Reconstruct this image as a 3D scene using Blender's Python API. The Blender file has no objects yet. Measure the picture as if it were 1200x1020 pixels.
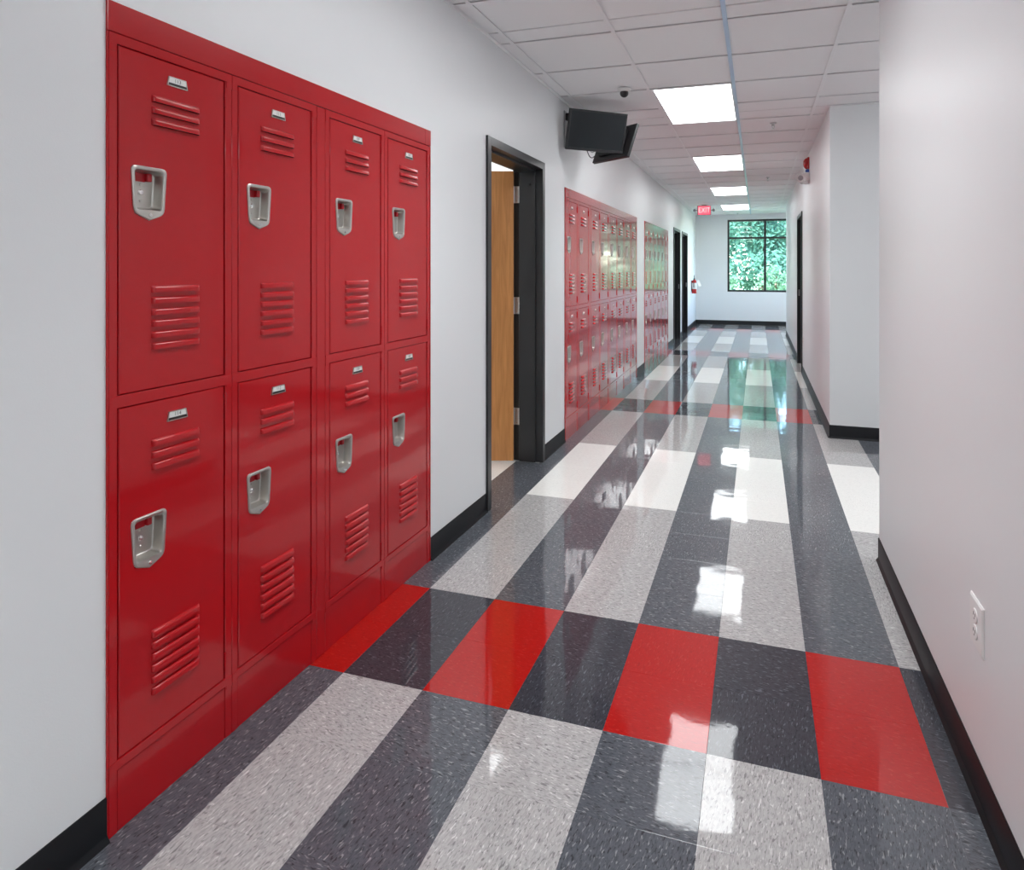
import bpy, bmesh, math, random
from mathutils import Matrix, Vector

random.seed(7)
S = 0.3048                       # all lengths below are in feet
C = bpy.context.scene.collection
PI = math.pi
H = 8.9325                       # ceiling height

# ------------------------------------------------------------------ camera
cam_d = bpy.data.cameras.new('camera')
cam = bpy.data.objects.new('camera', cam_d)
C.objects.link(cam)
cam.location = (5.4604 * S, 0, 4.562 * S)
cam.rotation_euler = (PI / 2, 0, 0.3068)
cam_d.sensor_fit = 'HORIZONTAL'
cam_d.sensor_width = 36.0
cam_d.lens = 749.668 / 1200 * 36.0
cam_d.shift_x = -50.588 / 1200
cam_d.shift_y = -(510 - 314.858) / 1200
cam_d.clip_start = 0.02
cam_d.clip_end = 500
bpy.context.scene.camera = cam

# ------------------------------------------------------------------ light, exposure
PANEL = 3.5                      # radiance of the lit lens of a ceiling panel
PANEL_W = 5.7                   # watts its tubes throw down through the lens
PANEL_SPREAD = math.radians(105) # prismatic lens: little light near the horizontal
sc = bpy.context.scene
sc.view_settings.view_transform = 'Standard'
sc.view_settings.look = 'None'
sc.view_settings.gamma = 1.0
sc.view_settings.use_curve_mapping = False
sc.view_settings.exposure = 1.2
w = bpy.data.worlds.new('world')
sc.world = w
w.use_nodes = True
nt = w.node_tree
sky = nt.nodes.new('ShaderNodeTexSky')
sky.sky_type = 'NISHITA'
sky.sun_disc = False
sky.sun_elevation = math.radians(48)
sky.sun_rotation = math.radians(200)
nt.links.new(sky.outputs[0], nt.nodes['Background'].inputs[0])
nt.nodes['Background'].inputs[1].default_value = 1.1
sun_d = bpy.data.lights.new('sun', 'SUN')
sun_d.energy = 6.5
sun_d.angle = math.radians(1.0)
sun_d.color = (1.0, 0.96, 0.88)
sun = bpy.data.objects.new('sun', sun_d)
C.objects.link(sun)
sun.rotation_euler = (math.radians(42), 0, math.radians(-22))
try:
    sc.cycles.max_bounces = 14
    sc.cycles.diffuse_bounces = 10
    sc.cycles.glossy_bounces = 6
    sc.cycles.sample_clamp_indirect = 6.0
except Exception:
    pass

# ------------------------------------------------------------------ materials
MATS = {}


def mat(name, col, rough=0.5, metal=0.0, spec=0.5, coat=0.0, coat_rough=0.05, coat_ior=1.5, bump=None, emit=None):
    """bump = (scale, strength, distance_m) of a fine noise relief"""
    m = bpy.data.materials.new(name)
    m.use_nodes = True
    n = m.node_tree
    b = n.nodes['Principled BSDF']
    b.inputs['Base Color'].default_value = (*col, 1)
    b.inputs['Roughness'].default_value = rough
    b.inputs['Metallic'].default_value = metal
    b.inputs['Specular IOR Level'].default_value = spec
    b.inputs['Coat Weight'].default_value = coat
    b.inputs['Coat Roughness'].default_value = coat_rough
    b.inputs['Coat IOR'].default_value = coat_ior
    if bump:
        g = n.nodes.new('ShaderNodeNewGeometry')
        t = n.nodes.new('ShaderNodeTexNoise')
        t.inputs['Scale'].default_value = bump[0]
        t.inputs['Detail'].default_value = 2
        n.links.new(g.outputs['Position'], t.inputs['Vector'])
        bp = n.nodes.new('ShaderNodeBump')
        bp.inputs['Strength'].default_value = bump[1]
        bp.inputs['Distance'].default_value = bump[2]
        n.links.new(t.outputs['Fac'], bp.inputs['Height'])
        n.links.new(bp.outputs[0], b.inputs['Normal'])
        if coat:
            n.links.new(bp.outputs[0], b.inputs['Coat Normal'])
    if emit:
        b.inputs['Emission Color'].default_value = (*emit[0], 1)
        b.inputs['Emission Strength'].default_value = emit[1]
    MATS[name] = m
    return m


def tile_mat(name, base, lightf, darkf, amount=0.5):
    """vinyl composition tile: streaky flecks turned a quarter from tile to tile, under a wavy polished wax coat"""
    m = bpy.data.materials.new(name)
    m.use_nodes = True
    n = m.node_tree
    N, L = n.nodes, n.links
    b = N['Principled BSDF']
    geo = N.new('ShaderNodeNewGeometry')
    oi = N.new('ShaderNodeObjectInfo')
    gt = N.new('ShaderNodeMath'); gt.operation = 'GREATER_THAN'; gt.inputs[1].default_value = 0.5
    L.new(oi.outputs['Random'], gt.inputs[0])
    ang = N.new('ShaderNodeMath'); ang.operation = 'MULTIPLY_ADD'
    ang.inputs[1].default_value = PI / 2; ang.inputs[2].default_value = 0.15
    L.new(gt.outputs[0], ang.inputs[0])
    rot = N.new('ShaderNodeVectorRotate'); rot.rotation_type = 'Z_AXIS'
    L.new(geo.outputs['Position'], rot.inputs['Vector'])
    L.new(ang.outputs[0], rot.inputs['Angle'])

    def fleck(scale, lo, hi, seed):
        mp = N.new('ShaderNodeMapping')
        mp.inputs['Scale'].default_value = scale
        mp.inputs['Location'].default_value = (seed, seed * 0.7, 0)
        L.new(rot.outputs[0], mp.inputs['Vector'])
        t = N.new('ShaderNodeTexNoise')
        t.inputs['Scale'].default_value = 1.0
        t.inputs['Detail'].default_value = 1.5
        t.inputs['Roughness'].default_value = 0.6
        t.inputs['Distortion'].default_value = 0.6
        L.new(mp.outputs[0], t.inputs['Vector'])
        r = N.new('ShaderNodeMapRange')
        r.inputs['From Min'].default_value = lo
        r.inputs['From Max'].default_value = hi
        L.new(t.outputs['Fac'], r.inputs['Value'])
        return r.outputs[0]

    def mix(fac, a, bcol, k=1.0):
        x = N.new('ShaderNodeMix'); x.data_type = 'RGBA'
        mm = N.new('ShaderNodeMath'); mm.operation = 'MULTIPLY'; mm.inputs[1].default_value = k
        L.new(fac, mm.inputs[0]); L.new(mm.outputs[0], x.inputs['Factor'])
        if isinstance(a, tuple):
            x.inputs['A'].default_value = (*a, 1)
        else:
            L.new(a, x.inputs['A'])
        x.inputs['B'].default_value = (*bcol, 1)
        return x.outputs['Result']

    c = mix(fleck((170, 50, 1), 0.45, 0.62, 1.3), base, tuple(0.5 * (p + q) for p, q in zip(base, darkf)), amount)
    c = mix(fleck((190, 52, 1), 0.58, 0.67, 7.1), c, darkf, amount * 1.3)
    c = mix(fleck((175, 45, 1), 0.60, 0.70, 4.4), c, lightf, amount * 1.3)
    L.new(c, b.inputs['Base Color'])
    b.inputs['Roughness'].default_value = 0.32
    b.inputs['Specular IOR Level'].default_value = 0.05
    b.inputs['Coat Weight'].default_value = 1.0
    b.inputs['Coat IOR'].default_value = 1.48
    b.inputs['Coat Roughness'].default_value = 0.045
    t1 = N.new('ShaderNodeTexNoise'); t1.inputs['Scale'].default_value = 6.0; t1.inputs['Detail'].default_value = 1.0
    t2 = N.new('ShaderNodeTexNoise'); t2.inputs['Scale'].default_value = 70.0; t2.inputs['Detail'].default_value = 1.0
    L.new(geo.outputs['Position'], t1.inputs['Vector'])
    L.new(geo.outputs['Position'], t2.inputs['Vector'])
    ma = N.new('ShaderNodeMath'); ma.operation = 'MULTIPLY_ADD'; ma.inputs[1].default_value = 0.05
    L.new(t2.outputs['Fac'], ma.inputs[0]); L.new(t1.outputs['Fac'], ma.inputs[2])
    bp = N.new('ShaderNodeBump'); bp.inputs['Strength'].default_value = 1.0; bp.inputs['Distance'].default_value = 0.0009
    L.new(ma.outputs[0], bp.inputs['Height'])
    L.new(bp.outputs[0], b.inputs['Coat Normal'])
    MATS[name] = m
    return m


mat('wall_paint', (0.75, 0.765, 0.775), 0.42, bump=(220, 0.25, 0.0006))
mat('ceiling_board', (0.90, 0.90, 0.91), 0.9, spec=0.2, bump=(500, 0.4, 0.0008))
mat('grid_white', (0.88, 0.88, 0.89), 0.35)
mat('grid_blue_sheen', (0.48, 0.62, 0.80), 0.35)  # bluish window light on one white tee, put into its colour
mat('locker_red', (0.44, 0.0050, 0.0095), 0.25, spec=0.12, coat=1.0, coat_rough=0.075, coat_ior=1.40, bump=(45, 0.10, 0.0006))
mat('inside_shade', (0.012, 0.004, 0.004), 0.8)  # shade inside the lockers and under the louvers, put into the colour
mat('nickel', (0.54, 0.52, 0.485), 0.34, metal=0.9)
mat('chrome', (0.8, 0.8, 0.8), 0.15, metal=1.0)
mat('latch_red', (0.42, 0.005, 0.012), 0.3)
mat('card', (0.74, 0.75, 0.72), 0.4)
mat('ink', (0.03, 0.03, 0.03), 0.6)
mat('base_black', (0.008, 0.009, 0.011), 0.40, spec=0.25)
mat('frame_black', (0.020, 0.021, 0.023), 0.30)
mat('steel', (0.62, 0.63, 0.64), 0.32, metal=1.0)
mat('screen_glass', (0.012, 0.016, 0.020), 0.35, spec=0.35)
mat('plastic_black', (0.018, 0.018, 0.020), 0.38)
mat('plastic_white', (0.78, 0.78, 0.77), 0.35)
mat('plastic_grey', (0.36, 0.37, 0.38), 0.45)
mat('alarm_red', (0.45, 0.012, 0.015), 0.25)
mat('alarm_blue', (0.02, 0.10, 0.45), 0.4)
mat('lens_clear', (0.55, 0.57, 0.58), 0.12)
mat('diffuser', (0.9, 0.9, 0.9), 0.5, emit=((0.95, 0.985, 1.0), PANEL))
mat('exit_panel', (0.8, 0.25, 0.3), 0.4, emit=((1.0, 0.05, 0.12), 0.42))
mat('exit_letter', (0.6, 0.02, 0.03), 0.4, emit=((1.0, 0.72, 0.70), 0.6))
mat('bark', (0.10, 0.07, 0.05), 0.9)
def leaf_mat(name, col):
    m = mat(name, col, 0.8)
    n = m.node_tree; N, L = n.nodes, n.links
    for x in list(N):
        if x.type == 'BSDF_PRINCIPLED':
            N.remove(x)
    d = N.new('ShaderNodeBsdfDiffuse'); d.inputs[0].default_value = (*col, 1)
    t = N.new('ShaderNodeBsdfTranslucent'); t.inputs[0].default_value = (*col, 1)
    mx = N.new('ShaderNodeMixShader'); mx.inputs[0].default_value = 0.45
    L.new(d.outputs[0], mx.inputs[1]); L.new(t.outputs[0], mx.inputs[2]); L.new(mx.outputs[0], N['Material Output'].inputs[0])


leaf_mat('leaf', (0.115, 0.245, 0.185))
leaf_mat('leaf_pale', (0.17, 0.29, 0.18))
mat('grass', (0.17, 0.27, 0.12), 0.9, bump=(30, 0.6, 0.02))
mat('slab', (0.3, 0.3, 0.3), 0.9)
tile_mat('tile_light', (0.42, 0.41, 0.405), (0.72, 0.71, 0.70), (0.14, 0.135, 0.14), 0.55)
tile_mat('tile_dark', (0.092, 0.100, 0.117), (0.30, 0.31, 0.33), (0.018, 0.019, 0.024), 0.6)
tile_mat('tile_charcoal', (0.040, 0.041, 0.052), (0.13, 0.135, 0.16), (0.010, 0.010, 0.012), 0.6)
tile_mat('tile_red', (0.40, 0.006, 0.004), (0.50, 0.05, 0.035), (0.25, 0.004, 0.003), 0.4)
tile_mat('tile_white', (0.82, 0.81, 0.78), (0.88, 0.88, 0.86), (0.45, 0.44, 0.42), 0.22)


def wood_mat():
    m = bpy.data.materials.new('wood'); m.use_nodes = True
    n = m.node_tree; N, L = n.nodes, n.links; b = N['Principled BSDF']
    tc = N.new('ShaderNodeTexCoord'); mp = N.new('ShaderNodeMapping')
    mp.inputs['Scale'].default_value = (14, 14, 1.1)
    L.new(tc.outputs['Object'], mp.inputs['Vector'])
    t = N.new('ShaderNodeTexNoise'); t.inputs['Scale'].default_value = 2.5; t.inputs['Detail'].default_value = 5
    t.inputs['Distortion'].default_value = 1.2
    L.new(mp.outputs[0], t.inputs['Vector'])
    r = N.new('ShaderNodeValToRGB')
    r.color_ramp.elements[0].position = 0.25; r.color_ramp.elements[0].color = (0.46, 0.19, 0.055, 1)
    r.color_ramp.elements[1].position = 0.75; r.color_ramp.elements[1].color = (0.66, 0.31, 0.11, 1)
    L.new(t.outputs['Fac'], r.inputs[0]); L.new(r.outputs[0], b.inputs['Base Color'])
    b.inputs['Roughness'].default_value = 0.35
    MATS['wood'] = m


def glass_mat():
    m = bpy.data.materials.new('window_glass'); m.use_nodes = True
    n = m.node_tree; N, L = n.nodes, n.links
    for x in list(N):
        if x.type == 'BSDF_PRINCIPLED':
            N.remove(x)
    tr = N.new('ShaderNodeBsdfTransparent'); tr.inputs[0].default_value = (0.84, 0.97, 0.95, 1)
    gl = N.new('ShaderNodeBsdfGlossy'); gl.inputs['Roughness'].default_value = 0.01
    fr = N.new('ShaderNodeFresnel'); fr.inputs[0].default_value = 1.5
    mx = N.new('ShaderNodeMixShader')
    L.new(fr.outputs[0], mx.inputs[0]); L.new(tr.outputs[0], mx.inputs[1]); L.new(gl.outputs[0], mx.inputs[2])
    L.new(mx.outputs[0], N['Material Output'].inputs[0])
    MATS['window_glass'] = m


wood_mat()
glass_mat()

# ------------------------------------------------------------------ mesh building


class MB:
    """collects faces in feet; mesh()/obj() make ONE mesh"""

    def __init__(self):
        self.v, self.f, self.mi, self.mats = [], [], [], []

    def m(self, name):
        if name not in self.mats:
            self.mats.append(name)
        return self.mats.index(name)

    def add(self, vs, fs, mt):
        o = len(self.v)
        self.v += [tuple(p) for p in vs]
        k = self.m(mt)
        for f in fs:
            self.f.append([i + o for i in f]); self.mi.append(k)
        return self

    def box(self, x0, x1, y0, y1, z0, z1, mt, b=0.0, M=None):
        if b <= 0:
            vs = [(x, y, z) for x in (x0, x1) for y in (y0, y1) for z in (z0, z1)]
            fs = [(0, 1, 3, 2), (4, 6, 7, 5), (0, 4, 5, 1), (2, 3, 7, 6), (0, 2, 6, 4), (1, 5, 7, 3)]
        else:
            bm = bmesh.new()
            bmesh.ops.create_cube(bm, size=1, matrix=Matrix.Translation(((x0 + x1) / 2, (y0 + y1) / 2, (z0 + z1) / 2)) @ Matrix.Diagonal((x1 - x0, y1 - y0, z1 - z0, 1)))
            bmesh.ops.bevel(bm, geom=bm.edges[:], offset=b, segments=1, affect='EDGES')
            bm.verts.index_update()
            vs = [tuple(p.co) for p in bm.verts]; fs = [[p.index for p in f.verts] for f in bm.faces]
            bm.free()
        if M is not None:
            vs = [M @ Vector(p) for p in vs]
        return self.add(vs, fs, mt)

    def rings(self, rs, mt, cap0=True, cap1=True, M=None):
        """bridge a list of equal-length closed rings"""
        n = len(rs[0]); vs = [p for r in rs for p in r]; fs = []
        for i in range(len(rs) - 1):
            for j in range(n):
                a, b2 = i * n + j, i * n + (j + 1) % n
                fs.append((a, b2, b2 + n, a + n))
        if cap0:
            fs.append(tuple(range(n))[::-1])
        if cap1:
            fs.append(tuple((len(rs) - 1) * n + j for j in range(n)))
        if M is not None:
            vs = [M @ Vector(p) for p in vs]
        return self.add(vs, fs, mt)

    def lathe(self, prof, mt, M=None, n=20):
        """profile [(r, z)] about local z"""
        rs = [[(r * math.cos(2 * PI * j / n), r * math.sin(2 * PI * j / n), z) for j in range(n)] for r, z in prof]
        return self.rings(rs, mt, M=M)

    def tube(self, pts, r, mt, n=8):
        pts = [Vector(p) for p in pts]; rs = []
        for i, p in enumerate(pts):
            d = (pts[min(i + 1, len(pts) - 1)] - pts[max(i - 1, 0)]).normalized()
            up = Vector((0, 0, 1)) if abs(d.z) < 0.9 else Vector((1, 0, 0))
            a = d.cross(up).normalized(); b2 = d.cross(a)
            rs.append([p + r * (math.cos(2 * PI * j / n) * a + math.sin(2 * PI * j / n) * b2) for j in range(n)])
        return self.rings(rs, mt)

    def mesh(self, name, smooth=True, angle=32):
        me = bpy.data.meshes.new(name)
        me.from_pydata([(x * S, y * S, z * S) for x, y, z in self.v], [], self.f)
        for mt in self.mats:
            me.materials.append(MATS[mt])
        for p, k in zip(me.polygons, self.mi):
            p.material_index = k
        bm = bmesh.new(); bm.from_mesh(me)
        bmesh.ops.recalc_face_normals(bm, faces=bm.faces[:])
        if smooth:
            for f in bm.faces:
                f.smooth = True
            for e in bm.edges:
                if len(e.link_faces) != 2 or e.calc_face_angle(9) > math.radians(angle):
                    e.smooth = False
        bm.to_mesh(me); bm.free()
        return me

    def obj(self, name, parent=None, loc=(0, 0, 0), rotz=0.0, kind=None, label=None, cat=None, group=None, smooth=True):
        return link(name, self.mesh(name, smooth), parent, loc, rotz, kind, label, cat, group)


def link(name, data, parent=None, loc=(0, 0, 0), rotz=0.0, kind=None, label=None, cat=None, group=None):
    o = bpy.data.objects.new(name, data)
    C.objects.link(o)
    o.parent = parent
    o.location = [c * S for c in loc]
    o.rotation_euler = (0, 0, rotz)
    for k, v in (('kind', kind), ('label', label), ('category', cat), ('group', group)):
        if v:
            o[k] = v
    return o


def thing(name, label, cat, loc=(0, 0, 0), rotz=0.0, group=None, kind=None):
    return link(name, None, None, loc, rotz, kind, label, cat, group)


def RX(a): return Matrix.Rotation(a, 4, 'X')
def RY(a): return Matrix.Rotation(a, 4, 'Y')
def RZ(a): return Matrix.Rotation(a, 4, 'Z')
def T(x, y, z): return Matrix.Translation((x, y, z))


def text_mesh(s, height, name):
    """flat lettering as a mesh in its own xy plane, centred, HEIGHT feet tall"""
    cu = bpy.data.curves.new(name, 'FONT')
    cu.body = s; cu.align_x = 'CENTER'; cu.align_y = 'CENTER'; cu.size = height * 1.37; cu.resolution_u = 2
    o = bpy.data.objects.new(name, cu); C.objects.link(o)
    dg = bpy.context.evaluated_depsgraph_get()
    me = o.evaluated_get(dg).to_mesh()
    vs = [tuple(v.co) for v in me.vertices]; fs = [list(p.vertices) for p in me.polygons]
    o.evaluated_get(dg).to_mesh_clear()
    bpy.data.objects.remove(o); bpy.data.curves.remove(cu)
    return vs, fs


SLOPE = 0.0125


def wx(y):                        # the left wall runs a touch out of parallel up to the first door
    return 0.60 - max(0.0, 11.0 - y) * SLOPE


YE = 53.8                         # end wall
XR = 7.27                         # right wall, near part
XR2 = 7.31                        # right wall, far part
Y_AN, Y_AF = 11.06, 18.67         # alcove
Y_RE = 46.5                       # right wall ends: cross passage

# ------------------------------------------------------------------ walls
BANKS = [(3.775, 8.935), (16.15, 26.63), (28.58, 36.44)]
DOORS = [(11.04, 14.41), (38.93, 42.30), (43.47, 46.84)]
BANK_TOP = 6.715
DOOR_TOP = 7.065

b = MB()


def lw(y0, y1, z0, z1):
    vs = []
    for y in (y0, y1):
        for x in (-0.03, wx(y)):
            for z in (z0, z1):
                vs.append((x, y, z))
    b.add(vs, [(0, 1, 3, 2), (4, 6, 7, 5), (0, 4, 5, 1), (2, 3, 7, 6), (0, 2, 6, 4), (1, 5, 7, 3)], 'wall_paint')


HT = H + 0.4
cuts = sorted([(a, c, BANK_TOP) for a, c in BANKS] + [(a + 0.03, c - 0.03, DOOR_TOP - 0.03) for a, c in DOORS])
y = -14.0
for a, c, z in cuts:
    for p in ([11.0] if y < 11.0 < a else []):
        lw(y, p, 0, HT); y = p
    lw(y, a, 0, HT)
    lw(a, c, z, HT)
    y = c
lw(y, YE, 0, HT)
for a, c in BANKS:                # the shallow niche the lockers stand in is closed behind
    b.box(-0.80, -0.70, a - 0.2, c + 0.2, 0, BANK_TOP + 0.2, 'wall_paint')
b.obj('wall_left', kind='structure', label='long pale grey left wall of the corridor holding the red lockers', smooth=False)

b = MB()
b.box(XR, XR + 0.5, 1.5, Y_AN, 0, HT, 'wall_paint')
b.box(XR + 0.5, 16, 1.5, 2.0, 0, HT, 'wall_paint')
b.box(XR + 0.5, 15, Y_AN - 0.5, Y_AN, 0, HT, 'wall_paint')
b.obj('wall_right', kind='structure', label='plain pale grey wall along the near right side with a power outlet', smooth=False)

b = MB()
RD = (29.72, 33.09)
b.box(XR2, 15, Y_AF, Y_AF + 0.5, 0, HT, 'wall_paint')
b.box(XR2, XR2 + 0.63, Y_AF + 0.5, RD[0] + 0.03, 0, HT, 'wall_paint')
b.box(XR2, XR2 + 0.63, RD[0] + 0.03, RD[1] - 0.03, DOOR_TOP - 0.03, HT, 'wall_paint')
b.box(XR2, XR2 + 0.63, RD[1] - 0.03, Y_RE, 0, HT, 'wall_paint')
b.box(XR2 + 0.63, 15, Y_RE - 0.5, Y_RE, 0, HT, 'wall_paint')
b.obj('wall_alcove', kind='structure', label='pale grey wall block beyond the alcove on the right, running down the corridor', smooth=False)

WIN = (3.107, 8.90, 2.68, 8.52)
b = MB()
b.box(-0.03, WIN[0], YE, YE + 0.6, 0, HT, 'wall_paint')
b.box(WIN[1], 15, YE, YE + 0.6, 0, HT, 'wall_paint')
b.box(WIN[0], WIN[1], YE, YE + 0.6, 0, WIN[2], 'wall_paint')
b.box(WIN[0], WIN[1], YE, YE + 0.6, WIN[3], HT, 'wall_paint')
b.obj('wall_far', kind='structure', label='pale end wall of the corridor around the big window', smooth=False)

b = MB()  # unseen lobby, added so its panels can light the near lockers
b.box(-0.03, 16.5, -14.5, -14, 0, HT, 'wall_paint')
b.box(16, 16.5, -14, 2.0, 0, HT, 'wall_paint')
b.obj('wall_back', kind='structure', label='pale walls closing the added, unseen lobby behind the camera', smooth=False)

b = MB()
b.box(15, 15.5, Y_AN - 0.5, Y_AF + 0.5, 0, HT, 'wall_paint')
b.box(13, 13.5, Y_RE - 0.5, 47.4, 0, HT, 'wall_paint')
b.box(13, 13.5, 52.9, YE + 0.6, 0, HT, 'wall_paint')
b.box(13, 13.5, 47.4, 52.9, 0, 2.68, 'wall_paint')
b.box(13, 13.5, 47.4, 52.9, 8.52, HT, 'wall_paint')
b.obj('wall_passage', kind='structure', label='pale walls closing the alcove and the far side passage', smooth=False)

b = MB()                           # classroom behind the open door
b.box(-10, -9.5, 9.5, 21, 0, HT, 'wall_paint')
b.box(-9.5, -0.03, 9.5, 10.0, 0, HT, 'wall_paint')
b.box(-9.5, -0.82, 20.5, 21.0, 0, HT, 'wall_paint')
b.obj('wall_room', kind='structure', label='white walls of the room seen through the open door', smooth=False)

b = MB()                           # shells behind the other three doors
for x0, x1, y0, y1 in ((-3.0, -0.82, 38.5, 47.3), (XR2 + 0.63, XR2 + 3.5, 29.2, 33.6)):
    b.box(x0, x1, y0 - 0.2, y0, 0, HT, 'wall_paint'); b.box(x0, x1, y1, y1 + 0.2, 0, HT, 'wall_paint')
b.box(-3.2, -3.0, 38.3, 47.5, 0, HT, 'wall_paint'); b.box(XR2 + 3.5, XR2 + 3.7, 29, 33.8, 0, HT, 'wall_paint')
b.obj('wall_closet', kind='structure', label='walls of the rooms behind the closed dark doors', smooth=False)

# ------------------------------------------------------------------ floor with its vinyl tiles
b = MB()
b.box(-10, 16.5, -14.5, YE + 0.6, -0.5, -0.012, 'slab')
floor = b.obj('floor', kind='structure', label='glossy corridor floor of grey, white and red vinyl tiles', smooth=False)


def tile_colour(k, r):
    """k = column from the left wall, r = row; rows 0 and 1 are the nearest red and charcoal band"""
    p = r % 14
    if k < 0:
        return 'tile_white'
    if p in (0, 1):
        return 'tile_red' if k % 2 == 0 else 'tile_charcoal'
    if k % 2 == 0 or (k == 7 and r < 0):
        return 'tile_dark'
    if 6 <= p <= 9:
        return 'tile_white'
    return 'tile_light'


YT = 6.163
tile_cache = {}


def tile_mesh(x0, x1, y0, y1, mt):
    key = (round(x1 - x0, 3), round(y1 - y0, 3), mt)
    if key not in tile_cache:
        q = MB()
        W, D, e, z0 = x1 - x0, y1 - y0, 0.0022, -0.012
        lo = [(0, 0, z0), (W, 0, z0), (W, D, z0), (0, D, z0)]
        mi = [(0, 0, -e), (W, 0, -e), (W, D, -e), (0, D, -e)]
        hi = [(e, e, 0), (W - e, e, 0), (W - e, D - e, 0), (e, D - e, 0)]
        q.rings([lo, mi, hi], mt, cap0=False)
        tile_cache[key] = q.mesh('tile', smooth=False)
    return tile_cache[key]


rest = MB()


def put_tile(x0, x1, y0, y1, mt, single):
    if x1 - x0 < 0.02 or y1 - y0 < 0.02:
        return
    if single:
        t = link('tile', tile_mesh(x0, x1, y0, y1, mt), floor, (x0, y0, 0))
        t.rotation_euler = (random.uniform(-1, 1) * 0.00022, random.uniform(-1, 1) * 0.00022, 0)
    else:
        e = 0.0022
        rest.rings([[(x0, y0, -0.012), (x1, y0, -0.012), (x1, y1, -0.012), (x0, y1, -0.012)],
                    [(x0 + e, y0 + e, 0), (x1 - e, y0 + e, 0), (x1 - e, y1 - e, 0), (x0 + e, y1 - e, 0)]], mt, cap0=False)


for r in range(-20, 48):
    y0, y1 = YT + r, min(YT + r + 1, YE)
    ym = (y0 + y1) / 2
    near = -4 <= r < 16
    inside_door = any(a < ym < c for a, c in DOORS)
    for k in range(-2, 16):
        x0, x1 = float(k), float(k + 1)
        lo_ = -2.0 if 11 < ym < 14.6 else (0.0 if inside_door else wx(ym) - 0.03)
        hi_ = 16.0 if ym < 1.5 else XR + 0.02 if ym < Y_AN - 0.5 else (13.0 if ym < Y_AF else (XR2 + 0.02 if ym < Y_RE else 13.0))
        if near and k > 9:
            continue
        x0, x1 = max(x0, lo_), min(x1, hi_)
        put_tile(x0, x1, y0, y1, tile_colour(k, r), near)
rest.obj('tile_field', floor, kind='stuff', smooth=False)
b = MB()
b.box(-9.5, -2.0, 10, 20.5, -0.012, 0, 'tile_white')
b.box(-2.0, -0.85, 14.5, 20.5, -0.012, 0, 'tile_white')
b.box(9.9, 15, 10.5, 18.7, -0.012, 0, 'tile_dark')
b.obj('room_tiles', floor, kind='stuff', smooth=False)

# ------------------------------------------------------------------ ceiling: boards in a tee grid
b = MB()
b.box(-10, 16.5, -14.5, YE + 0.6, HT, HT + 0.5, 'slab')
ceiling = b.obj('ceiling', kind='structure', label='suspended ceiling of pale lay-in boards in a white tee grid', smooth=False)
TX = [0.9095 + 2 * i for i in range(-1, 8)]          # main tees
TY0, TS = 15.638, 1.9931
ceil_cache = {}


def board(x0, x1, y0, y1):
    key = (round(x1 - x0, 3), round(y1 - y0, 3))
    if key not in ceil_cache:
        q = MB(); W, D = key
        q.box(0.02, W - 0.02, 0.02, D - 0.02, 0.028, 0.07, 'ceiling_board', b=0.006)
        ceil_cache[key] = q.mesh('ceiling_board', smooth=False)
    link('ceiling_board', ceil_cache[key], ceiling, (x0, y0, H))


LIGHT_ROWS = [-10, -5, 0, 5, 10, 15]


def xmax(ym):
    return XR if ym < Y_AN else (15.0 if ym < Y_AF else (XR2 if ym < Y_RE else 13.0))


for j in range(-15, 20):
    y0, y1 = TY0 + j * TS, TY0 + (j + 1) * TS
    y1 = min(y1, YE)
    if y0 > YE - 0.05:
        break
    parts = [(y0, y1)]
    for cut in (Y_AN, Y_AF, Y_RE):
        if y0 < cut < y1:
            parts = [(y0, cut), (cut, y1)]
    for a, c in parts:
        xs = [wx(a)] + [x for x in TX if wx(a) + 0.1 < x < xmax((a + c) / 2) - 0.1] + [xmax((a + c) / 2)]
        for x0, x1 in zip(xs[:-1], xs[1:]):
            if abs(x0 - TX[2]) < 0.01 and any(lr <= j < lr + 2 for lr in LIGHT_ROWS):
                continue
            if j < -5:
                continue
            board(x0, x1, a, c)
b = MB()
b.box(0.45, XR, 1.5, TY0 - 5 * TS - 0.03, H + 0.03, H + 0.08, 'ceiling_board')
b.box(0.35, 16, -14, 1.5, H + 0.03, H + 0.08, 'ceiling_board')
b.box(-9.5, -0.03, 10, 20.5, H + 0.03, H + 0.08, 'ceiling_board')
b.obj('plain_board', ceiling, smooth=False)
for i, x in enumerate(TX):
    y0, y1 = (-14, YE) if x < XR2 else (Y_AN, Y_AF)
    if x < wx(20):
        continue
    wd = 0.040
    b = MB(); mt = 'grid_blue_sheen' if i == 3 else 'grid_white'
    b.box(x - wd, x + wd, y0, y1, H, H + 0.012, mt, b=0.003)
    b.box(x - 0.006, x + 0.006, y0, y1, H + 0.012, H + 0.12, mt)
    o = b.obj('main_tee', ceiling, smooth=False)
    if i == 3:
        o['label'] = 'tee bar along the ceiling lights, coloured pale blue for window light'
    if x > XR2 and x < 13:
        b = MB(); b.box(x - wd, x + wd, Y_RE, YE, H, H + 0.012, mt, b=0.003); b.obj('main_tee', ceiling, smooth=False)
for j in range(-9, 20):
    y_ = TY0 + j * TS
    if y_ > YE - 0.1:
        break
    b = MB()
    b.box(wx(y_), xmax(y_), y_ - 0.038, y_ + 0.038, H + 0.001, H + 0.011, 'grid_white', b=0.003)
    b.obj('cross_tee', ceiling, smooth=False)
b = MB()
b.box(0.6, 0.672, 11, YE, H - 0.002, H + 0.01, 'grid_white')
b.add([(wx(-14), -14, H - 0.002), (wx(-14) + 0.072, -14, H - 0.002), (0.672, 11, H - 0.002), (0.6, 11, H - 0.002)], [(0, 1, 2, 3)], 'grid_white')
b.box(XR - 0.07, XR, 1.5, Y_AN, H - 0.002, H + 0.01, 'grid_white')
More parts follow.
